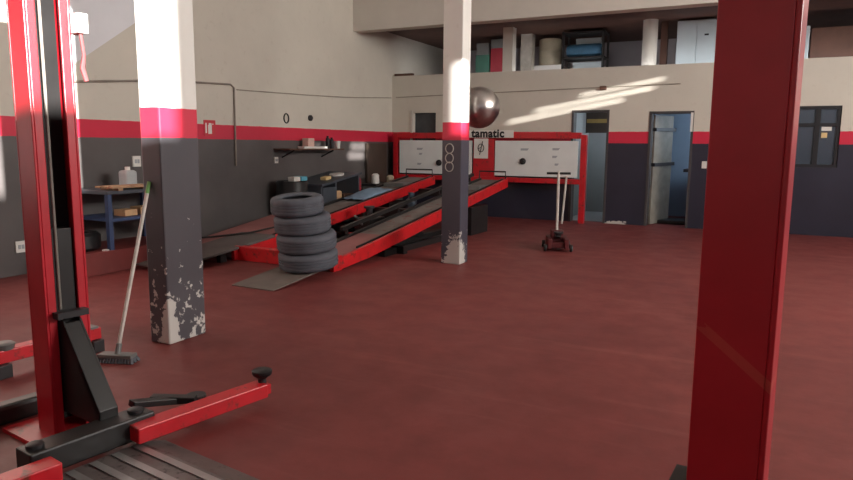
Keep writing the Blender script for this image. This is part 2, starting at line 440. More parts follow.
def arm(a, b, pad=True, w=.10, h=.075, mat=None):
    a, b = V(a), V(b)
    o = MB().bar(W(a), W(b), w, h).build('swing_arm', mat or M_red, lift, .006)
    dd = (b-a).normalized()
    mb = MB(); mb.bar(W(b-dd*.3), W(b+dd*.03), w*.7, h*.7); mb.build('arm_extension', M_red, o)
    if pad:
        T = Matrix.Translation(W(b+dd*.0)+V((0, 0, h*.30)))
        MB().lathe([(.022, 0), (.022, .035), (.035, .045), (.05, .055)], T, 20).build('pad_stem', M_dark, o, smooth=True)
        MB().lathe([(.03, .05), (.05, .058), (.054, .066), (.054, .08), (.045, .086), (0, .086)], T, 28).build('rubber_pad', M_blackp, o, smooth=True)
    return o
arm((-2.46, 1.98, .09), (-2.32, 2.70, .09))
arm((-2.47, 1.62, .09), (-2.62, .72, .09))
# black locking gear lying on the far end of the crossbeam
mb = MB()
c = ML @ V((.30, .34, 0))+P0
mb.bar(W((c.x-.05, c.y-.10, .165)), W((c.x+.03, c.y+.20, .10)), .06, .03); mb.bar(W((c.x-.10, c.y+.06, .13)), W((c.x+.1, c.y+.16, .125)), .05, .03)
mb.tube([W((c.x+.06, c.y+.2, .04)), W((c.x+.06, c.y+.2, .13))], .05, 16)
mb.build('arm_lock', M_black, lift, .003)
for yy in (.21, -.24):
    T = Matrix.Translation(ML @ V((.335, yy, 0)))
    MB().lathe([(.035, .03), (.035, .165), (.025, .17), (0, .17)], T, 20).build('arm_pivot', M_dark, lift, smooth=True)
# floor plate hiding the equaliser cables
mb = MB(); span = sx
prof = [(-.32, .0), (-.2, .035), (.18, .035), (.30, .0)]
mb.prism([ML @ V((.42, y, z)) for y, z in prof], ex*(span-.84))
fp = mb.build('floor_plate', paint('scuffed_floor_plate', (104, 96, 94), .45, .5, .2, 7, (60, 50, 50)), lift)
mb = MB()
for y in (-.16, -.06, .04, .14): mb.box(.44, span-.44, y-.018, y+.018, .035, .041, ML)
mb.build('rib', M_steel, fp)
# limit switch box with its cable up on the left post
q = ML @ V((-.06, WID+.05, 0))
mb = MB(); mb.box(-.05, .05, WID+.005, WID+.055, 1.895, 1.985, ML @ Matrix.Translation((0, 0, 0)))
sb = mb.build('switch_box', M_plastic, lift, .006)
mb = MB(); mb.tube([ML @ V((.02, WID+.03, 1.90)), ML @ V((.03, WID+.035, 1.8)), ML @ V((.02, WID+.03, 1.74)), ML @ V((.03, WID+.04, 1.68))], [.008, .008, .012, .010], 8)
mb.build('switch_cable', paint('pink_cable', (128, 66, 68), .5), sb, smooth=True)

# red bar with grey cap and the black bar behind the lift post
bb = empty('jack_beam', 'red steel beam with grey ends on the floor behind the lift post', 'beam', (-4.02, 2.30, 0))
o = MB().bar((0, 0, .12), (.05, .66, .12), .09, .08).build('beam_body', M_red, bb, .006)
mb = MB(); mb.box(-.09, .09, -.05, .05, 0, .08); mb.box(-.03, .13, .57, .65, 0, .08); mb.build('beam_foot', M_dark, bb, .004)
MB().lathe([(.05, .155), (.06, .19), (.045, .2), (0, .2)], Matrix.Translation((0.005, .06, 0)), 20).build('end_cap', M_galv, bb, smooth=True)
mb = MB(); mb.box(-.015, .105, .55, .63, .16, .175); mb.build('end_plate', M_galv, bb)
o = MB().bar((-3.42, 1.2, .05), (-3.28, 2.16, .05), .1, .1).build('black_bar', M_black, None, .02)
tag(o, 'black steel bar lying on the floor behind the lift post', 'bar')

# ------------------------------------------------------------------ wheel alignment ramp
AX = math.radians(-1.6)                                # runs very slightly off the room's axis
R0 = V((-4.12, 6.02, 0))
ramp = empty('alignment_ramp', 'long red wheel alignment ramp with two sloping grey runways', 'ramp', R0, AX)
# local frame: x across (negative to the left), y along, height profile
LEN, ZN, ZF = 5.25, .10, .80
def zr(y): return ZN+(ZF-ZN)*max(0, min(1, y/LEN)) if y > 0 else ZN
def runway(x0, x1):
    """x1 is the right edge"""
    m = MB(); th = .13
    m.prism([(x0+.05, 0, .03), (x0+.05, 0, ZN-.012), (x0+.05, LEN, ZF-.012), (x0+.05, LEN, ZF-.06)], (x1-x0-.1, 0, 0))
    r = m.build('runway', M_tread, ramp)
    for xa, xb in ((x1-.05, x1), (x0, x0+.05)):
        mb = MB(); mb.prism([(xa, 0, .0), (xa, 0, ZN+.02), (xa, LEN, ZF+.02), (xa, LEN, ZF-th), (xa, .7, .055)], (xb-xa, 0, 0))
        mb.build('side_rail', M_red_ramp if xa > x0+.1 else M_black, r, .004)
    # dark kerb along the runway's inner edge and a seam strip
    mb = MB(); mb.bar((x1-.10, .6, zr(.6)+.012), (x1-.10, LEN, ZF+.012), .02, .02); mb.build('kerb_strip', M_black, r)
    # turn plate and wheel stop at the top
    mb = MB(); mb.box(x0+.1, x1-.12, LEN-1.0, LEN-.6, zr(LEN-.8)-.03, zr(LEN-.8)+.035); mb.build('turn_plate', M_galv, r)
    mb = MB(); z0 = ZF-.01
    mb.tube([(x0+.03, LEN-.06, z0), (x0+.03, LEN-.06, z0+.15), (x1-.03, LEN-.06, z0+.15), (x1-.03, LEN-.06, z0)], .013, 8)
    mb.build('wheel_stop', M_black, r, smooth=True)
    return r
RW = [(-.56, 0), (-2.08, -1.46)]
rr = runway(*RW[0]); rl = runway(*RW[1])
# raised dark handrail along the inner side of the right runway
mb = MB(); mb.bar((-.60, 1.0, zr(1.0)+.10), (-.60, LEN-.2, ZF+.08), .05, .05)
for y in (1.1, 2.4, 3.7, 4.9): mb.bar((-.585, y, zr(y)-.05), (-.595, y, zr(y)+.1), .03, .03, (0, 1, 0))
mb.build('guide_rail', M_black, ramp)
# near cross bar, far cross members
MB().box(-1.52, .0, .06, .16, .0, .17).build('cross_bar', M_red_ramp, ramp, .006)
mb = MB(); mb.box(-1.46, -.56, 3.1, 3.25, .28, .40); mb.build('cross_member', M_black, ramp)
mb = MB(); mb.box(-1.46, -.56, 4.6, 4.75, .5, .62); mb.build('cross_member', M_black, ramp)
# supports under the runways
for xo in (0, -1.50):
    m = MB(); m.box(xo-.40, xo+.06, 3.55, 4.2, 0, zr(3.55)-.135); m.build('support_box', M_black, ramp)
    m = MB(); m.bar((xo-.1, 1.15, .04), (xo-.1, 3.6, .04), .1, .08); m.bar((xo-.42, 1.15, .04), (xo-.42, 3.6, .04), .1, .08)
    m.bar((xo-.16, 1.25, .09), (xo-.16, 2.9, .30), .06, .06); m.bar((xo-.36, 2.7, .09), (xo-.36, 1.9, .24), .06, .06)
    m.bar((xo-.5, 1.5, .05), (xo+.05, 1.5, .05), .1, .1)
    m.build('scissor_frame', M_black, ramp)
# approach flaps
mb = MB(); mb.prism([(-.46, -1.08, .0), (-.46, -1.08, .012), (-.46, -.01, .12), (-.46, -.01, .10)], (.53, 0, 0)); mb.build('approach_flap', M_flap, ramp, .003)
mb = MB(); mb.prism([(-2.02, -.95, .04), (-2.02, -.95, .06), (-2.02, .72, .235), (-2.02, .72, .2)], (.58, 0, 0)); mb.build('approach_flap', paint('dark_ramp_flap', (92, 84, 82), .7, .1, .2, 4), ramp, .003)
for xq in (-1.98, -1.55): MB().box(xq, xq+.06, -.2, -.1, 0, .09).build('flap_prop', M_black, ramp)
mb = MB(); mb.prism([(-2.36, .08, .125), (-2.36, .08, .135), (-2.36, 1.95, zr(1.95)+.03), (-2.36, 1.95, zr(1.95)+.018)], (.80, 0, 0))
mb.build('dusty_plate', M_dust, ramp)
MB().box(-2.36, -2.30, 1.5, 1.9, 0, zr(1.5)+.0).build('plate_prop', M_black, ramp)
mb = MB(); mb.prism([(-.5, .03, ZN-.01), (-.5, .03, ZN-.004), (-.5, 1.25, zr(1.25)-.004), (-.5, 1.25, zr(1.25)-.01)], (.40, 0, 0))
mb.build('dusty_plate', M_dust, ramp)
# loose cable over the left runway
pts = [(-2.33, .15, .19), (-2.1, .35, .21), (-1.78, .62, .25), (-1.66, .95, .295), (-1.62, 1.25, .335)]
RM = Matrix.Translation(R0) @ Matrix.Rotation(AX, 4, 'Z')
o = MB().tube([RM @ V(p) for p in pts], .012, 8).build('power_cable', M_black, None, smooth=True)
tag(o, 'black cable curving over the dusty foot of the farther runway', 'cable')
# greasy hardware between the runways
for (x, y, lab, s) in ((-1.05, 2.35, 'black greasy jack between the runways with red base', 1),):
    j = empty('ramp_jack', lab, 'jack', RM @ V((x, y, 0)), AX)
    MB().box(-.22, .22, -.3, .3, 0, .12).build('jack_base', M_red, j, .01)
    MB().box(-.14, .14, -.2, .22, .12, .34).build('jack_body', M_black, j, .02)
    MB().lathe([(.05, .34), (.05, .46), (.08, .47), (.08, .5), (0, .5)], None, 20).build('jack_saddle', M_dark, j, smooth=True)
    mb = MB(); mb.tube([(0, -.2, .25), (.05, -.45, .40)], .018, 8); mb.build('jack_handle', M_galv, j, smooth=True)
j = empty('spring_compressor', 'dark upright tool with bluish cylinder standing between the runways', 'tool', RM @ V((-1.1, 3.7, 0)), AX)
MB().box(-.2, .2, -.2, .2, 0, .06).build('tool_base', M_dark, j)
MB().lathe([(.09, .06), (.09, .5), (.05, .53), (.05, .62), (0, .62)], None, 20).build('cylinder', paint('blue_grey_steel', (64, 78, 92), .5), j, smooth=True)
# pale blue cloth over the far runway
mb = MB(); N = 10
grid = [[None]*N for _ in range(N)]
for i in range(N):
    for k in range(N):
        x = -2.0+.42*i/(N-1); y = 3.0+.9*k/(N-1)
        zc = zr(y)+.022+.075*math.sin(PI*i/(N-1))*math.sin(PI*k/(N-1))+.012*math.sin(i*2.1+k*1.3)*math.sin(PI*i/(N-1))
        grid[i][k] = mb.bm.verts.new(RM @ V((x, y, zc)))
for i in range(N-1):
    for k in range(N-1): mb.bm.faces.new((grid[i][k], grid[i+1][k], grid[i+1][k+1], grid[i][k+1]))
o = mb.build('cloth', M_pale, None, smooth=True)
sm = o.modifiers.new('thick', 'SOLIDIFY'); sm.thickness = .008
tag(o, 'pale blue cloth bundled on the farther runway', 'cloth')

# ------------------------------------------------------------------ tyres
def tyre_mesh():
    m = MB(); R, w = .315, .19
    prof = [(.185, -.07), (.19, -.082), (.22, -.094), (.265, -.095), (.295, -.085), (R-.004, -.066), (R, -.05)]
    for z in (-.03, 0, .03): prof += [(R, z-.007), (R-.009, z-.005), (R-.009, z+.005), (R, z+.007)]
    prof += [(R, .05), (R-.004, .066), (.295, .085), (.265, .095), (.22, .094), (.19, .082), (.185, .07), (.2, .055), (.285, .045), (.285, -.045), (.2, -.055)]
    m.lathe(prof, None, 48, closed=True)
    o = m.build('tyre', M_rubber, None, smooth=True)
    return o
ty = tyre_mesh()
TL = ['dark worn tyre at the bottom of the stack on the ramp flap', 'dark tyre second from the bottom of the four tyre stack',
      'dark tyre just under the top one of the four tyre stack', 'dusty grey tyre lying on top of the four tyre stack']
TT = math.radians(6.4); ta = V((0, -math.sin(TT), math.cos(TT)))
for i, (dx, dy) in enumerate([(0, 0), (-.01, .01), (-.05, .02), (-.085, .0)]):
    o = ty if i == 0 else ty.copy()
    if i: COL.objects.link(o)
    o.scale = ((1, 1, 1), (1, 1, 1), (.95, .95, 1), (.88, .88, 1))[i]
    o.location = V((-4.245+dx, 5.74+dy, .099))+ta*(.0965+i*.1915); o.rotation_euler = (TT, 0, 0)
    o.rotation_euler = (Matrix.Rotation(TT, 3, 'X') @ Matrix.Rotation(i*1.1, 3, 'Z')).to_euler()
    tag(o, TL[i], 'tyre', 'tyres stacked on the ramp flap')

# ------------------------------------------------------------------ measuring board stand
YB = 12.12
st = empty('measuring_board_stand', 'red frame holding two white dial boards against the end wall', 'board stand', (-4.8, YB, 0))
def sb_(x0, x1, z0, z1, y0=-.05, y1=.05): return MB().box(x0+4.8, x1+4.8, y0, y1, z0, z1)
sb_(-6.76, -6.66, 0, 1.64).build('upright', M_red, st, .006)
sb_(-2.90, -2.80, 0, 1.60).build('upright', M_red, st, .006)
sb_(-6.66, -2.90, 1.53, 1.64).build('top_rail', M_red, st, .006)
sb_(-6.66, -2.90, .71, .80).build('bottom_rail', M_red, st, .006)
sb_(-4.99, -4.56, .80, 1.53, -.03, .03).build('centre_panel', M_red, st)
for i, (x0, x1, dx, dz) in enumerate(((-6.62, -5.02, -5.72, 1.05), (-4.54, -2.95, -3.98, 1.11))):
    b = sb_(x0, x1, .83, 1.49, -.035, -.01).build('dial_board', M_whitep, st)
    T = Matrix.Translation((dx+4.8, -.035, dz)) @ Matrix.Rotation(PI/2, 4, 'X')
    MB().lathe([(.06, 0), (.06, .02), (.035, .035), (.035, .05), (0, .05)], T, 24).build('dial', M_blackp, b, smooth=True)
    mk = [(-.02, 1.35, .16), (.0, 1.3, .10)] if i else [(-6.15, 1.32, .14), (-6.13, 1.22, .08), (-6.16, 1.02, .1)]
    if i: mk = [(-3.95, 1.33, .16), (-3.35, 1.34, .14), (-3.37, 1.2, .10), (-3.33, 1.06, .08)]
    for cx, cz, ww in mk:
        mb = MB(); mb.prism([(cx+4.8-ww/2, -.0365, cz+.02), (cx+4.8+ww/2, -.0365, cz+.02), (cx+4.8+ww/2-.03, -.0365, cz-.02), (cx+4.8-ww/2, -.0365, cz-.02)], (0, .0015, 0)); mb.build('marking', M_mark, b)
# name board and poster
sg = MB().box(-5.2+4.8, -4.17+4.8, -.075, -.055, 1.545, 1.685).build('name_board', M_plastic, st)
cu_ = bpy.data.curves.new('lettering', 'FONT'); cu_.body = 'tamatic'; cu_.size = .165; cu_.offset = .006; cu_.extrude = .002; cu_.space_character = 1.08
tmp = bpy.data.objects.new('lettering_tmp', cu_); COL.objects.link(tmp)
bpy.context.view_layer.update()
me = bpy.data.meshes.new_from_object(tmp.evaluated_get(bpy.context.evaluated_depsgraph_get()))
bpy.data.objects.remove(tmp)
xs = [v.co.x for v in me.vertices]; wd = max(xs)-min(xs); x_min = min(xs)
sc_ = .67/wd
for v in me.vertices:
    v.co = V(((v.co.x-x_min)*sc_, -v.co.z, v.co.y*1.3))
# slab serifs along the baseline give the heavy newspaper look of the lettering
me.materials.append(M_ink)
lt = bpy.data.objects.new('lettering', me); COL.objects.link(lt); lt.parent = sg
lt.location = (-5.02+4.8, -.0775, 1.558)
ps = MB().box(-4.97+4.8, -4.68+4.8, -.05, -.04, 1.15, 1.53).build('poster', M_plastic, st)
mb = MB()
mb.tube([(-.025+.06*math.cos(a*PI/8), -.052, 1.35+.075*math.sin(a*PI/8)) for a in range(16)], .008, 6, closed=True)
mb.tube([(-.05, -.052, 1.22), (.01, -.052, 1.48)], .008, 6); mb.tube([(-.09, -.052, 1.33), (-.03, -.052, 1.36)], .006, 6)
mb.build('emblem', M_ink, ps)

# ------------------------------------------------------------------ metal ball on the back of the far pillar
BC = V((-3.12, 7.72, 1.858)); BR = .252
bl = empty('mounted_metal_ball', 'large dark shiny metal ball fixed behind the far pillar', 'ball', BC)
mb = MB(); prof = [(0, -BR)]+[(BR*math.cos(a), BR*math.sin(a)) for a in [(-PI/2+PI*k/24) for k in range(1, 24)]]+[(0, BR)]
mb.lathe(prof, None, 40); mb.build('ball_shell', M_chrome, bl, smooth=True)
mb = MB(); mb.bar((-.07, -.36, 0), (-.04, -.2, 0), .06, .06); mb.build('bracket', M_dark, bl)
# wire loops on the far pillar
for i, z in enumerate((1.36, 1.25, 1.15)):
    m = MB(); cx = -3.235
    m.tube([(cx+.05*math.cos(a*PI/8), PM[2]-.008, z+.055*math.sin(a*PI/8)) for a in range(16)], .006, 6, closed=True)
    o = m.build('hanging_wire_ring', paint('pale_wire', (170, 166, 160), .5), None, smooth=True)
    tag(o, 'pale wire ring on the far pillar, %s of three' % ('topmost', 'middle one', 'lowest')[i], 'ring', 'wire rings on the far pillar')

# ------------------------------------------------------------------ trolley jack, leaning pole, broom
jk = empty('trolley_jack', 'trolley jack with tall white tee handle before the dial board', 'jack', (-2.40, 8.86, 0), math.radians(20))
mb = MB(); mb.box(-.14, -.08, -.24, .24, .04, .17); mb.box(.08, .14, -.24, .24, .04, .17); mb.box(-.08, .08, .0, .22, .06, .26); mb.box(-.08, .08, -.2, .0, .05, .12); mb.build('jack_body', paint('dark_red_grease', (84, 24, 26), .5), jk, .01)
mb = MB(); mb.bar((0, .05, .16), (0, -.18, .22), .07, .05); mb.build('lift_arm', M_black, jk)
MB().lathe([(.05, .235), (.065, .25), (.065, .265), (0, .265)], Matrix.Translation((0, -.18, 0)), 20).build('saddle', M_dark, jk, smooth=True)
for sx_ in (-.17, .17):
    for sy in (-.2, .2):
        MB().lathe([(.045, -.02), (.05, -.012), (.05, .012), (.045, .02)], Matrix.Translation((sx_, sy, .05)) @ Matrix.Rotation(PI/2, 4, 'Y'), 18).build('wheel', M_black, jk, smooth=True)
MB().tube([(0, .1, .17), (0, .12, 1.06)], .019, 10).build('handle', M_pole, jk, smooth=True)
MB().tube([(-.16, .12, 1.03), (.16, .12, 1.03)], .017, 10).build('handle_grip', M_blackp, jk, smooth=True)
o = MB().tube([(-3.14, 11.86, .0), (-3.13, 12.05, .86)], .02, 10).build('pole', M_pole, None, smooth=True)
tag(o, 'white pole leaning on the dial board frame behind the trolley jack', 'pole')
br = empty('broom', 'push broom with pale handle leaning on the near pillar', 'broom', (-3.62, 2.83, 0))
a = V((0, 0, .05)); b = V((-3.715, 3.235, 1.135))-V((-3.62, 2.83, 0))
MB().tube([a, a+(b-a)*.93], .0125, 10).build('handle', M_pole, br, smooth=True)
MB().tube([a+(b-a)*.93, b], .0135, 10).build('grip_tip', paint('green_plastic', (110, 170, 90), .5), br, smooth=True)
T = Matrix.Rotation(math.radians(20), 4, 'Z')
mb = MB(); mb.box(-.115, .115, -.04, .04, .03, .055, T); mb.tube([(0, 0, .045), a+(b-a)*.06], .02, 10); mb.build('head', M_galv, br, .005)
mb = MB()
for i in range(12):
    for k in range(3):
        x = -.11+.22*i/11; y = -.025+.025*k
        mb.bar(T @ V((x, y, .032)), T @ V((x*1.08, y*1.7, .0)), .018, .018, (0, 1, 0))
mb.build('bristles', M_broomh, br)

# ------------------------------------------------------------------ left side table
ST = .235
struct('floor_step', MB().box(-L, -6.24, 4.5, 6.0, 0, ST), M_floor, 'low red concrete step along the wall under the blue table', 'step')
tb = empty('work_table', 'blue legged work table against the long wall', 'table', (-6.55, 5.5, 0))
MB().box(-.36, .30, -.62, .42, .84, .88).build('table_top', M_bench, tb, .004)
for sx_ in (-.33, .26):
    for sy in (-.58, .12, .38):
        if sy == .38 and sx_ > 0: pass
for sx_, sy in ((.26, .06), (.26, .38), (-.33, .38), (-.33, -.58), (.26, -.58)):
    MB().box(sx_-.025, sx_+.025, sy-.025, sy+.025, ST, .84).build('leg', M_bluep, tb)
MB().box(-.33, .27, -.56, .38, .54, .575).build('shelf', M_bluep, tb)
mb = MB(); mb.box(.235, .285, .08, .36, .46, .54); mb.build('rail', M_bluep, tb)
T = V((-6.55, 5.5, 0))
def item(name, mb, mat, label, cat, group=None, **k): return tag(mb.build(name, mat, None, **k), label, cat, group)
mb = MB()
for k in range(3): mb.box(-6.50+k*.1, -6.42+k*.1, 4.93, 5.52, .905, .925)
mb.box(-6.5, -6.22, 5.0, 5.06, .88, .905); mb.box(-6.5, -6.22, 5.4, 5.46, .88, .905)
item('wooden_board', mb, M_wood, 'small slatted wooden board lying on the blue legged table', 'board')
jg = empty('plastic_jug', 'cloudy plastic jug with cap on the blue legged table', 'jug', (-6.6, 5.47, .88))
MB().box(-.08, .08, -.10, .05, 0, .2).build('jug_body', M_jug, jg, .03); MB().lathe([(.03, .2), (.03, .24), (0, .24)], Matrix.Translation((0, -.025, 0)), 16).build('cap', M_plastic, jg, smooth=True)
bt = empty('oil_bottle', 'dark bottle beside the cloudy jug on the blue legged table', 'bottle', (-6.6, 5.76, .88))
MB().lathe([(.05, 0), (.055, .02), (.055, .2), (.025, .25), (.025, .28), (0, .28)], None, 20).build('bottle_body', M_blackp, bt, smooth=True)
MB().lathe([(.03, .275), (.03, .305), (0, .305)], None, 16).build('cap', M_dark, bt, smooth=True)
for i, (x, y, s) in enumerate(((-6.42, 5.25, .17), (-6.44, 5.50, .2), (-6.42, 5.72, .2))):
    item('cardboard_box', MB().box(x-.1, x+.08, y-s/2, y+s/2, .578, .65+.015*i), M_card,
         ('low cardboard box on the table shelf, farthest from the pillar', 'cardboard box in the middle of the table shelf', 'cardboard box on the table shelf, closest to the pillar')[i],
         'box', 'boxes on the table shelf', bevel=.004)
# dark wheel rim / clutter at the foot of the table
m = MB(); m.lathe([(.2, 0), (.23, .03), (.23, .16), (.2, .19), (.12, .19), (.1, .12), (.1, .05), (0, .05)], Matrix.Translation((-6.60, 4.75, ST)), 28)
item('rubber_tub', m, M_blackp, 'black round tub on the floor beside the blue legged table', 'tub', smooth=True)
m = MB(); m.box(-6.9, -6.35, 4.3, 4.84, .0, .0); m.bm.clear()
item('paper_scrap', MB().prism([(-6.32, 4.83, ST), (-6.27, 4.85, ST), (-6.28, 4.89, ST), (-6.33, 4.88, ST)], (0, 0, .012)), M_plastic, 'white scrap on the step under the blue legged table', 'scrap')

# ------------------------------------------------------------------ things on the long wall
XW = -L
def sock(name, y, z, label, w=.09):
    e = empty(name, label, 'socket', (XW, y, z))
    MB().box(0, .02, -w/2, w/2, -w*.55, w*.55).build('plate', M_plastic, e, .004)
    mb = MB(); mb.box(.02, .026, -w*.28, -w*.05, -w*.2, w*.2); mb.box(.02, .026, w*.05, w*.28, -w*.2, w*.2); mb.build('insert', M_mark, e)
sock('wall_socket', 8.55, 1.14, 'white wall socket below the red stripe beside the small shelf')
sock('wall_socket', 5.86, 1.17, 'white wall socket above the blue legged table', .12)
sock('wall_socket', 4.33, .30, 'white wall socket low on the wall behind the lift', .11)
e = empty('fire_sign', 'small red and white fire extinguisher sign on the stripe', 'sign', (XW, 7.13, 1.61))
MB().box(0, .008, -.11, .11, -.11, .11).build('plate', M_signred, e)
mb = MB(); mb.box(.008, .010, -.035, .035, -.08, .045); mb.box(.008, .010, -.02, .02, .045, .07); mb.box(.008, .010, .02, .07, .05, .062); mb.box(.008, .01, -.085, -.06, -.07, .07)
mb.build('symbol', M_plastic, e)
cond = [(XW+.017, 4.95, 2.06), (XW+.017, 6.42, 2.20), (XW+.017, 7.56, 2.245), (XW+.017, 7.63, 2.20), (XW+.017, 7.62, 1.07)]
item('wall_mounted_conduit', MB().tube(cond, .014, 8), paint('grey_conduit', (140, 130, 120), .6), 'thin grey conduit pipe bending down the long wall', 'pipe', smooth=True)
item('wall_cable', MB().tube([(XW+.009, 7.7, 2.18), (XW+.009, 9.4, 2.22), (XW+.009, 10.6, 2.26), (XW+.009, 12.30, 2.36)], .009, 8), paint('pale_cable', (156, 146, 132), .6), 'thin cable running along the long wall to the corner', 'cable', smooth=True)
item('wall_cable', MB().tube([(XW+.1, D-.009, 2.37), (-5.2, D-.009, 2.40), (-3.0, D-.009, 2.44), (-1.3, D-.009, 2.47)], .009, 8), paint('pale_cable', (156, 146, 132), .6), 'thin cable running across the end wall above the doorways', 'cable', smooth=True)
item('junction_box', MB().box(-2.66, -2.54, D-.05, D, 2.40, 2.47), M_brown, 'small brown junction box on the end wall cable', 'box', bevel=.01)
item('wall_ring', MB().tube([(XW+.012, 8.83+.06*math.cos(a*PI/8), 1.81+.075*math.sin(a*PI/8)) for a in range(16)], .011, 6, closed=True), M_dark, 'dark wire ring hanging on the long wall', 'ring', smooth=True)
item('wall_mounted_peg', MB().lathe([(.05, 0), (.05, .03), (.03, .05), (0, .05)], Matrix.Translation((XW, 9.48, 1.84)) @ Matrix.Rotation(PI/2, 4, 'Y'), 16), M_dark, 'dark round peg fixed on the white wall above the shelf', 'peg', smooth=True)
item('light_switch', MB().box(-.88, -.80, D-.02, D, 1.04, 1.16), M_plastic, 'white switch plate on the dark dado beside the blue doorway', 'switch', bevel=.004)
# wall shelf with its things
sh = empty('wall_shelf', 'narrow dark wall shelf holding white odds and ends', 'shelf', (XW, 9.1, 1.30))
MB().box(0, .32, -.6, .95, 0, .025).build('shelf_board', M_brown, sh, .003)
for y in (-.4, .7): 
    mb = MB(); mb.bar((.01, y, -.12), (.26, y, -.005), .02, .02, (0, 1, 0)); mb.build('bracket', M_dark, sh)
SZ = 1.325
item('folded_paper', MB().box(-6.73, -6.60, 8.85, 9.5, SZ+.001, SZ+.036), M_plastic, 'stack of cream papers lying on the wall shelf', 'paper')
item('carton', MB().box(-6.86, -6.74, 9.15, 9.32, SZ+.0, SZ+.17), paint('pinkish_card', (214, 180, 168), .7), 'small pinkish carton standing on the wall shelf', 'carton', bevel=.004)
item('spray_can', MB().lathe([(.035, 0), (.037, .01), (.037, .17), (.02, .19), (.02, .215), (0, .215)], Matrix.Translation((-6.72, 9.68, SZ)), 20), M_blackp, 'dark spray can standing on the wall shelf', 'can', smooth=True)
item('spray_can', MB().lathe([(.035, 0), (.037, .01), (.037, .15), (.02, .17), (.02, .19), (0, .19)], Matrix.Translation((-6.72, 9.80, SZ)), 20), M_dark, 'grey spray can beside the white cup on the wall shelf', 'can', smooth=True)
item('cup', MB().lathe([(.035, 0), (.05, .13), (.046, .13), (.032, .01)], Matrix.Translation((-6.70, 9.96, SZ)), 20), M_plastic, 'white cup at the end of the wall shelf', 'cup', smooth=True)

# ------------------------------------------------------------------ workbench and drum by the long wall
wb = empty('workbench', 'dark open fronted workbench with slanted top under the wall shelf', 'workbench', (-6.58, 9.3, 0))
def ztop(y): return .76+.16*(y+.48)/1.2
mb = MB(); mb.prism([(-.36, -.48, .72), (-.36, -.48, .76), (-.36, .72, .92), (-.36, .72, .88)], (.70, 0, 0)); mb.build('bench_top', M_bench, wb, .005)
mb = MB(); mb.prism([(-.34, -.46, 0), (-.34, .7, 0), (-.34, .7, .876), (-.34, -.46, .72)], (.04, 0, 0)); mb.box(-.30, .30, -.46, -.42, 0, .72); mb.box(-.30, .30, .66, .70, 0, .868); mb.box(-.30, .30, -.05, -.01, 0, .77); mb.box(-.30, .30, -.42, .66, .10, .14)
mb.build('carcass', M_bench, wb)
MB().box(.29, .315, -.42, -.06, .12, .7).build('door', M_bench, wb, .003)
MB().box(-.295, -.27, 0, .65, .15, .76).build('back_board', M_card, wb)
item('wooden_crate', MB().box(-6.55, -6.34, 9.32, 9.55, .143, .62), M_card, 'pale brown box inside the open workbench', 'crate', bevel=.03)
item('wooden_crate', MB().box(-6.55, -6.36, 9.62, 9.92, .143, .55), M_brown, 'dark brown crate inside the open workbench', 'crate', bevel=.01)
dr = empty('oil_drum', 'black drum with odds and ends on its lid below the shelf', 'drum', (-6.62, 8.54, 0))
MB().lathe([(.24, 0), (.25, .02), (.25, .26), (.257, .27), (.25, .28), (.25, .54), (.257, .55), (.25, .56), (.25, .80), (.235, .82), (.23, .8), (0, .8)], None, 32).build('drum_body', M_blackp, dr, smooth=True)
item('cyan_tray', MB().box(-6.62, -6.45, 8.56, 8.72, .82, .89), M_cyan, 'cyan plastic tray on the black drum', 'tray', bevel=.01)
item('paper_pack', MB().box(-6.56, -6.44, 8.36, 8.52, .82, .89), M_plastic, 'white paper pack on the black drum', 'pack', bevel=.006)
item('yellow_box', MB().prism([(-6.5, 9.14, ztop(-.16)+.003), (-6.5, 9.28, ztop(-.02)+.003), (-6.5, 9.28, ztop(-.02)+.055), (-6.5, 9.14, ztop(-.16)+.055)], (.12, 0, 0)), M_yellow, 'yellow box on the dark workbench', 'box', bevel=.006)
item('plastic_dish', MB().lathe([(.12, 0), (.13, .03), (0, .04)], Matrix.Translation((-6.5, 9.62, ztop(.32)+.003)) @ Matrix.Rotation(math.radians(7.6), 4, 'X'), 20), M_plastic, 'white plastic dish on the dark workbench', 'dish', smooth=True)
item('red_can', MB().lathe([(.09, 0), (.1, .02), (.1, .26), (.04, .3), (0, .3)], Matrix.Translation((-6.55, 10.3, .0)) @ Matrix.Scale(2.9, 4, V((0, 0, 1))), 20), M_redbox, 'tall red can standing beyond the end of the workbench', 'can', smooth=True)
# dark board and cabinet in the corner
item('dark_panel', MB().prism([(-L+.02, 11.25, .0), (-L+.02, 12.0, 0), (-L+.02, 12.0, 1.42), (-L+.02, 11.25, 1.42)], (.05, 0, 0)), M_board, 'tall dark brown panel standing in the far corner', 'panel', bevel=.004)
cabn = empty('parts_bin', 'grey parts bin near the corner beyond the workbench', 'bin', (-6.5, 11.2, 0))
mb = MB(); mb.box(-.25, .25, -.35, .35, 0, .62); mb.build('bin_body', M_galv, cabn, .01)
mb = MB(); mb.box(-.27, .27, -.37, .37, .62, .66); mb.build('bin_lid', M_dark, cabn, .006)
for i, (x, y, mat, lab, hh) in enumerate(((-6.58, 11.05, M_plastic, 'white canister on the grey parts bin', .16), (-6.45, 11.4, M_beige, 'beige tin on the grey parts bin', .12))):
    item('canister', MB().lathe([(.07, 0), (.075, .01), (.075, hh), (.04, hh+.03), (0, hh+.03)], Matrix.Translation((x, y, .66)), 20), mat, lab, 'canister', smooth=True)
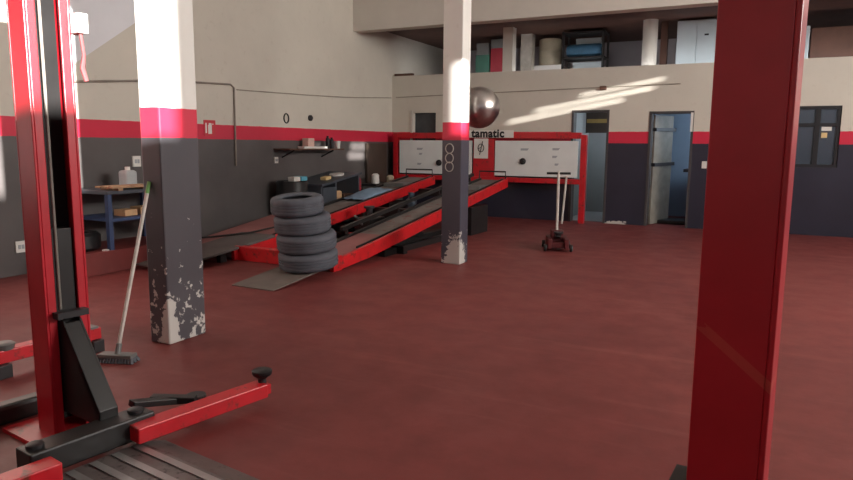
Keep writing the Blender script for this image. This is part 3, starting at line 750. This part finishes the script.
# grey bracket standing by the far flap, behind the near pillar
e = empty('jack_stand', 'small grey jack stand by the ramp flap behind the near pillar', 'jack stand', (-6.74, 6.42, 0), .3)
mb = MB(); mb.prism([(-.14, -.08, 0), (.14, -.08, 0), (.06, -.02, .26), (-.06, -.02, .26)], (0, .02, 0)); mb.prism([(-.14, .08, 0), (.14, .08, 0), (.06, .02, .26), (-.06, .02, .26)], (0, -.02, 0)); mb.box(-.06, .06, -.02, .02, .2, .26); mb.build('stand_base', M_galv, e)
mb = MB(); mb.tube([(0, 0, .24), (0, 0, .4)], .025, 12); mb.box(-.06, .06, -.03, .03, .39, .42); mb.build('stand_post', M_dark, e)

# ------------------------------------------------------------------ inside the doorways
lf = MB().prism([(-1.735, 12.54, .01), (-1.70, 12.53, .01), (-1.47, 13.22, .01), (-1.505, 13.23, .01)], (0, 0, 1.95)).build('door_leaf', paint('dull_door_paint', (128, 122, 112), .6), bpy.data.objects['door_2'])
for z in (1.70, 1.08): MB().bar((-1.70, 12.50, z), (-1.45, 13.25, z+.01), .07, .06).build('bar', M_dark, lf)
wbn = empty('wash_basin', 'dark basin on the wall of the blue doorway room', 'basin', (-.75, 13.9, 0))
mb = MB(); mb.box(-.55, .1, -.2, .3, .92, .98); mb.build('basin_rim', M_dark, wbn, .01)
mb = MB(); mb.box(-.25, .05, -.1, .3, .66, .92); mb.build('basin_bowl', M_bench, wbn, .03)
mb = MB(); mb.box(-.15, -.05, .1, .2, 0, .66); mb.build('basin_pedestal', M_dark, wbn)
m = MB(); m.box(-1.75, -.55, 12.8, 13.3, 0, .07)
item('floor_mat', m, M_black, 'low black mat on the floor of the blue doorway room', 'mat', bevel=.02)
item('hanging_strip', MB().box(-1.10, -1.06, D-.035, D-.012, 1.66, 1.98), M_plastic, 'narrow white strip on the blue doorway frame', 'strip')
e = empty('notice_board', 'dark notice board with yellow band inside the first doorway', 'board', (-3.05, 13.9, 1.75))
MB().box(-.2, .35, 0, .03, -.08, .45).build('board_panel', M_board, e); MB().box(-.18, .3, -.006, 0, .12, .2).build('yellow_band', paint('ochre_band', (170, 140, 80), .6), e)

# ------------------------------------------------------------------ storage on the mezzanine
MZ = 2.42
fr = empty('pale_cabinet', 'pale grey metal cabinet on the mezzanine by the lift post', 'cabinet', (-1.12, 13.2, MZ))
MB().box(-.36, .30, -.2, .4, 0, 1.2).build('body', M_fridge, fr, .012)
MB().box(-.355, -.035, -.215, -.2, .02, 1.18).build('door', M_fridge, fr, .006); MB().box(-.025, .295, -.215, -.2, .02, 1.18).build('door', M_fridge, fr, .006)
MB().box(.1, .17, -.222, -.214, .92, .95).build('handle', M_blackp, fr)
rk = empty('storage_rack', 'black metal storage rack with blue bundle on the mezzanine', 'rack', (-3.2, 13.5, MZ))
for x in (-.42, .36):
    for y in (-.2, .25): MB().box(x-.02, x+.02, y-.02, y+.02, 0, 1.2).build('rack_post', M_black, rk)
for z in (.25, .68, 1.15): MB().box(-.44, .38, -.22, .27, z, z+.03).build('rack_shelf', M_black, rk)
item('cloth_bundle', MB().lathe([(0, -.36), (.10, -.35), (.12, -.3), (.125, 0), (.12, .28), (.1, .33), (0, .34)], Matrix.Translation((-3.22, 13.45, MZ+.842)) @ Matrix.Rotation(PI/2, 4, 'Y'), 20), M_bluetarp, 'blue rolled cloth on the black storage rack', 'bundle', smooth=True)
item('pale_sheet', MB().box(-3.5, -2.9, 13.62, 13.66, MZ+.285, MZ+.64), M_fridge, 'pale sheet on the bottom shelf of the storage rack', 'sheet')
item('pale_sheet', MB().box(-3.45, -2.95, 13.62, 13.66, MZ+.715, MZ+1.1), M_fridge, 'pale sheet behind the blue bundle on the rack', 'sheet')
dm = empty('beige_drum', 'beige drum standing on crates on the mezzanine', 'drum', (-4.05, 13.9, MZ+.62))
MB().lathe([(.22, 0), (.23, .02), (.23, .28), (.235, .29), (.23, .3), (.23, .52), (.21, .54), (0, .54)], None, 32).build('drum_body', M_beige, dm, smooth=True)
item('cream_box', MB().box(-4.36, -3.75, 13.65, 14.2, MZ+.42, MZ+.62), M_plastic, 'flat cream box under the beige mezzanine drum', 'box', bevel=.01)
item('crate', MB().box(-4.05, -3.75, 13.65, 14.2, MZ, MZ+.42), M_wood, 'brown crate under the flat cream box', 'crate', bevel=.01)
item('crate', MB().box(-4.36, -4.07, 13.65, 14.2, MZ, MZ+.42), M_bench, 'dark crate beside the brown crate on the mezzanine', 'crate', bevel=.01)
item('red_cabinet', MB().box(-5.18, -4.92, 13.4, 13.75, MZ, MZ+.98), M_redbox, 'small red cabinet on the mezzanine beside the white pillar', 'cabinet', bevel=.01)
item('green_cabinet', MB().box(-5.52, -5.21, 13.4, 13.75, MZ, MZ+.86), M_green, 'green cabinet on the mezzanine beside the red one', 'cabinet', bevel=.01)
item('grey_carton', MB().box(-5.18, -4.92, 13.4, 13.75, MZ+.98+.0, MZ+1.16), M_galv, 'grey carton on top of the red cabinet', 'carton', bevel=.01)
item('grey_carton', MB().box(-5.5, -5.23, 13.4, 13.75, MZ+.86, MZ+1.1), M_galv, 'grey carton on top of the green cabinet', 'carton', bevel=.01)
item('wooden_chest', MB().box(.62, 1.9, 13.0, 13.5, MZ, MZ+.94), M_brown, 'dark brown wooden chest on the mezzanine above the window', 'chest', bevel=.01)
item('pale_box', MB().box(.42, .60, 13.0, 13.4, MZ, MZ+.98), M_fridge, 'narrow pale box beside the brown wooden chest', 'box', bevel=.01)
item('ledge_block', MB().box(-6.9, -6.48, D+.02, D+.1, PARZ, PARZ+.05), M_brown, 'small brown block on the parapet by the corner', 'block')

# ------------------------------------------------------------------ light
world = bpy.data.worlds.new('sky'); S.world = world; world.use_nodes = True
bg = world.node_tree.nodes['Background']; bg.inputs['Color'].default_value = (.78, .86, 1, 1); bg.inputs['Strength'].default_value = 1.5
sd = V((-.85, .5, -.15)).normalized()
sun = bpy.data.objects.new('sun', bpy.data.lights.new('sun', 'SUN')); COL.objects.link(sun)
sun.rotation_euler = (-sd).to_track_quat('Z', 'Y').to_euler(); sun.data.energy = 27; sun.data.angle = .011; sun.data.color = (1, .97, .92)
def area(name, loc, d, sx_, sy, e, col=(1, 1, 1)):
    l = bpy.data.lights.new(name, 'AREA'); l.shape = 'RECTANGLE'; l.size = sx_; l.size_y = sy; l.energy = e; l.color = col
    o = bpy.data.objects.new(name, l); COL.objects.link(o); o.location = loc
    o.rotation_euler = (-V(d)).to_track_quat('Z', 'Y').to_euler(); return o
area('entrance_daylight', (.5, YF+.05, 2.2), (0, 1, 0), 7.5, 2.6, 16, (1, .97, .93))
area('side_daylight', (XR-.03, 6.4, 4.0), (-1, 0, .06), 5.0, 1.8, 900, (1, .97, .93))
area('mezzanine_fill', (-2.5, 12.60, 2.70), (0, 1, .45), 8.0, .1, 19, (.95, .96, 1))  # unseen fill light added behind the parapet to brighten the mezzanine
area('washroom_daylight', (-.1, 13.6, 1.8), (-1, 0, -.2), .6, .5, 16, (.7, .85, 1))
area('storeroom_daylight', (-2.2, 13.8, 1.9), (-1, 0, -.3), .6, .4, 10, (.75, .87, 1))

S.view_settings.view_transform = 'Standard'; S.view_settings.look = 'None'
S.view_settings.exposure = 0; S.view_settings.gamma = 1; S.view_settings.use_curve_mapping = False
